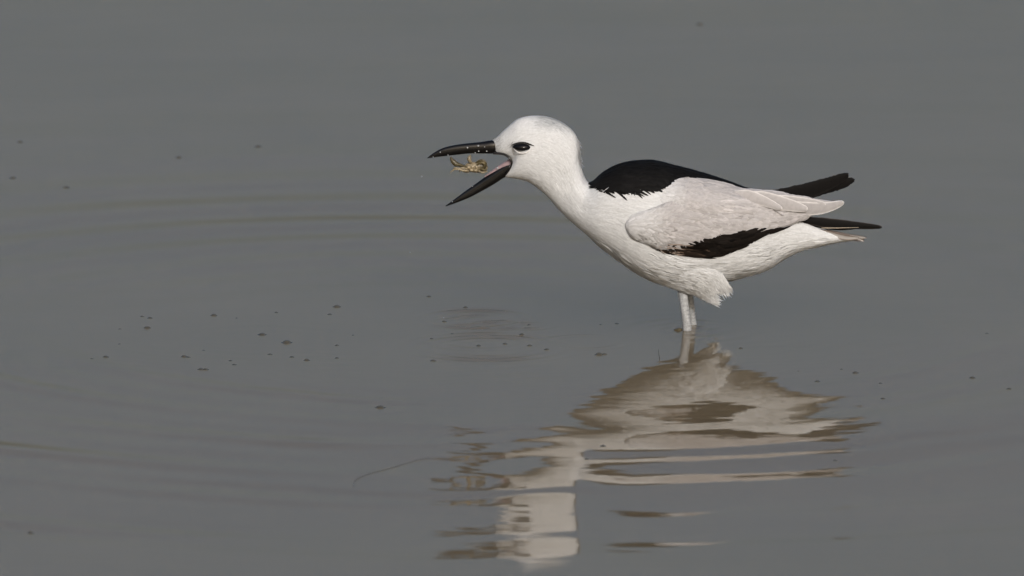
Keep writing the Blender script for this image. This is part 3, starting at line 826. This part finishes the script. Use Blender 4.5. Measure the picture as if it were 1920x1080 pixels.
# ------------------------------------------------------------------ bubbles on the water
def bubble_mesh():
    prof = [(1.75, -0.03), (1.45, 0.015), (1.2, 0.07), (1.05, 0.17), (0.97, 0.30), (0.84, 0.44), (0.62, 0.56), (0.34, 0.635), (0.02, 0.66)]
    nt = 28
    V = [(r * math.cos(2 * math.pi * j / nt), r * math.sin(2 * math.pi * j / nt), z) for r, z in prof for j in range(nt)]
    f = grid_faces(len(prof), nt, True); f.append(tuple(range((len(prof) - 1) * nt, len(prof) * nt)))
    g = Geo(); g.add(V, f, (1, 1, 1))
    return g.build('water_bubble', M_BUBBLE, None, origin=(0, 0, 0))
BUB = [  # px, py, half width px, label
    (266.5, 593.5, 3.2, 'tiny bubble just left of a brighter one, top of the left cluster'),
    (281, 596.5, 4.2, 'small bright bubble at the top left of the left cluster'),
    (276, 615, 7, 'flat ring shaped bubble below a pair at the upper left of the cluster'),
    (224.7, 616.7, 2.4, 'tiny speck of a bubble left of the flat ring bubble'),
    (401, 591.5, 5.6, 'mid sized domed bubble alone at the top middle of the left cluster'),
    (443.5, 596.5, 1.8, 'minute bubble right of the domed bubble at the cluster top'),
    (518, 586, 3.0, 'tiny bubble high between the domed bubble and the white flecked one'),
    (631.5, 575.5, 7, 'bright white flecked bubble, highest on the right of the left cluster'),
    (618, 589.5, 3.6, 'small bubble just below the white flecked one'),
    (491.5, 627.5, 7, 'large olive domed bubble up and left of the largest one'),
    (537.7, 642.5, 8.5, 'largest olive domed bubble in the middle of the left cluster'),
    (631.5, 648, 3.4, 'small bubble straight right of the largest olive bubble'),
    (662, 628.6, 1.8, 'minute bubble at the right rim of the left cluster'),
    (506, 664.8, 3.8, 'small bubble below the two large olive bubbles, leftmost of three in a row'),
    (547, 669.8, 4.0, 'small bubble in the middle of the row of three under the largest bubble'),
    (574.8, 676, 5.2, 'mid sized bubble, rightmost and lowest of the row of three'),
    (631.5, 671.5, 3.2, 'small bubble right of the row of three'),
    (198, 669.5, 5.2, 'mid sized bubble at the far left of the cluster'),
    (171.7, 673.2, 2.4, 'tiny bubble beside the leftmost mid sized bubble'),
    (224, 645, 2.0, 'minute bubble above and right of the leftmost mid sized bubble'),
    (345, 669, 5.4, 'mid sized bubble with a smaller one clinging to its right side'),
    (353.5, 670.4, 3.2, 'small bubble clinging to the right of a mid sized one'),
    (381.7, 657, 2.0, 'minute bubble above and right of the clinging pair'),
    (432, 677, 3.0, 'tiny upper bubble of a loose pair low in the left cluster'),
    (439, 684.5, 3.6, 'small lower bubble of a loose pair low in the left cluster'),
    (376.5, 693.4, 5.4, 'left half of the double bubble lowest in the left cluster'),
    (385.5, 693.6, 5.0, 'right half of the double bubble lowest in the left cluster'),
    (712.7, 763, 8.5, 'large olive bubble alone in the open water left of the reflection'),
    (803.7, 556, 4.0, 'small bubble up left of the small ring ripples'),
    (872.7, 576.8, 4.2, 'small bubble at the back edge of the small ring ripples'),
    (832.4, 603, 4.6, 'bubble under the white drop at the left of the ring ripples'),
    (812, 676.5, 5.4, 'bright mid sized bubble at the front left of the ring ripples'),
    (897, 648.5, 4.0, 'small bubble at the middle front of the ring ripples'),
    (946.5, 645, 4.2, 'small bubble right of the middle, in the front ring ripples'),
    (993, 648.2, 5.0, 'flat bubble at the right front of the ring ripples'),
    (1025, 655.5, 5.0, 'small bubble just right of the front ring ripples'),
    (1123, 665.3, 7.4, 'large glossy bubble left of the leg reflection, bigger half of a pair'),
    (1133.5, 664.6, 5.0, 'smaller bubble joined to the right of the large glossy one'),
    (808.7, 634.8, 2.8, 'tiny bubble left inside the front ring ripples'),
    (848, 626, 2.8, 'tiny bubble in the upper left of the front ring ripples'),
    (978.5, 627.3, 4.2, 'flat bubble under the strongest ripple lines'),
    (992, 609.2, 3.0, 'tiny bubble at the right end of the ripple lines'),
    (1156, 607.2, 3.4, 'tiny bubble between the ring ripples and the legs, right one'),
    (1126, 609, 2.2, 'minute bubble between the ring ripples and the legs, left one'),
    (1388.5, 653.3, 3.8, 'small dark bubble right of the legs above the reflection'),
    (1497, 695.6, 2.0, 'minute bubble above the right edge of the body reflection'),
    (1532, 713.5, 4.4, 'small bubble at the right edge of the body reflection'),
    (1577.5, 692, 2.4, 'tiny bubble up left of the bright one at right'),
    (1603.5, 698, 5.2, 'bright bubble in the water right of the body reflection'),
    (1650.5, 716.5, 2.8, 'tiny bubble right of and below the bright one'),
    (1655.5, 744, 3.8, 'small bubble right of the tip of the tail reflection'),
    (1565.5, 852, 3.0, 'small dark bubble below the right end of the striped reflection'),
    (1823, 705.5, 5.0, 'mid sized bubble towards the right edge of the photo'),
    (1892, 726, 4.4, 'bubble closest to the right edge of the photo'),
    (1850, 625, 3.0, 'tiny bubble at the far right, level with the legs'),
    (1130.5, 831, 4.6, 'bubble riding on the white stripe of the reflection'),
    (1100, 852.5, 3.2, 'small dark bubble on the lower left reflection stripe'),
    (335, 296, 5.5, 'blurred speck bubble far behind, middle of the far ones at left'),
    (484, 275.5, 6, 'blurred bubble far behind, nearest left of the bill'),
    (124, 352, 6, 'blurred bubble far behind at left, lowest of the far ones'),
    (24, 333, 6, 'blurred bubble far behind against the left edge'),
    (38, 267, 5, 'blurred bubble far behind in the upper left'),
    (1312, 47, 6.5, 'blurred bubble far behind at the top above the bird'),
    (57, 991, 5, 'blurred bubble close to the camera at the lower left corner'),
]
b0 = bubble_mesh()
for i, (x, y, r, lab) in enumerate(BUB):
    o = b0 if i == 0 else b0.copy()
    if i:
        col.objects.link(o)
    p = on_water(x, y)
    p[2] = float(water_h(np.array(p[0]), np.array(p[1])))
    o.location = p
    k = r * K / 1.25
    o.scale = (k, k, k * (0.78 + 0.25 * random.random()))
    o.rotation_euler = (0, 0, random.random() * 6)
    o['label'] = lab; o['category'] = 'bubble'; o['group'] = 'bubbles floating on the water'

# ------------------------------------------------------------------ bits in the water
def strand(name, pts, rad, c, label, cat, lift=0.0004):
    P = []
    for x, y, up in pts:
        p = on_water(x, y); p[2] = float(water_h(p[0], p[1])) + up + lift
        P.append(p)
    g = Geo()
    o0 = P[0]
    tube(g, P, rad, c, nt=7)
    o = g.build(name, M_TWIG, None, origin=o0)
    o['label'] = label; o['category'] = cat
    return o
strand('floating_thread', [(663, 903, 0), (665, 893, 0), (690, 882, 0), (740, 868, 0), (780, 857, 0), (806, 853, 0)], [0.14e-3, 0.18e-3, 0.18e-3, 0.18e-3, 0.14e-3, 0.1e-3], (0.10, 0.095, 0.085),
       'long thin curved dark thread floating left of the striped reflection', 'plant strand')
p = on_water(1237, 677)
g = Geo()
tube(g, [p + np.array([0, 0, -0.01]), p + np.array([-0.0002, 0, 0.002]), p + np.array([-0.0008, 0, 0.006]), p + np.array([-0.0014, 0.0, 0.0112])], [0.4e-3, 0.35e-3, 0.25e-3, 0.12e-3], (0.05, 0.045, 0.035), nt=7)
o = g.build('twig', M_TWIG, None, origin=p)
o['label'] = 'thin dark twig poking upright out of the water left of the leg reflection'; o['category'] = 'twig'
# scrap of brown weed caught against the near leg
g = Geo()
n_ = 10
pts = []
for i in range(n_):
    t = i / (n_ - 1)
    for j in range(4):
        v = j / 3 - 0.5
        q = on_water(1264 + 17 * t, 618.8 + v * 3.6 * math.sin(math.pi * min(1, 0.15 + t * 0.85)))
        q[2] += 0.0006 + 0.0012 * math.sin(t * 3) * (1 - 4 * v * v) + 0.0003 * math.sin(i * 2.1)
        pts.append(q)
g.add(pts, grid_faces(n_, 4), (0.10, 0.085, 0.05))
o0 = on_water(1272, 619)
o = g.build('weed_scrap', M_TWIG, None, origin=o0)
sd = o.modifiers.new('thick', 'SOLIDIFY'); sd.thickness = 0.0006
o['label'] = 'scrap of brown weed floating against the near leg'; o['category'] = 'weed'
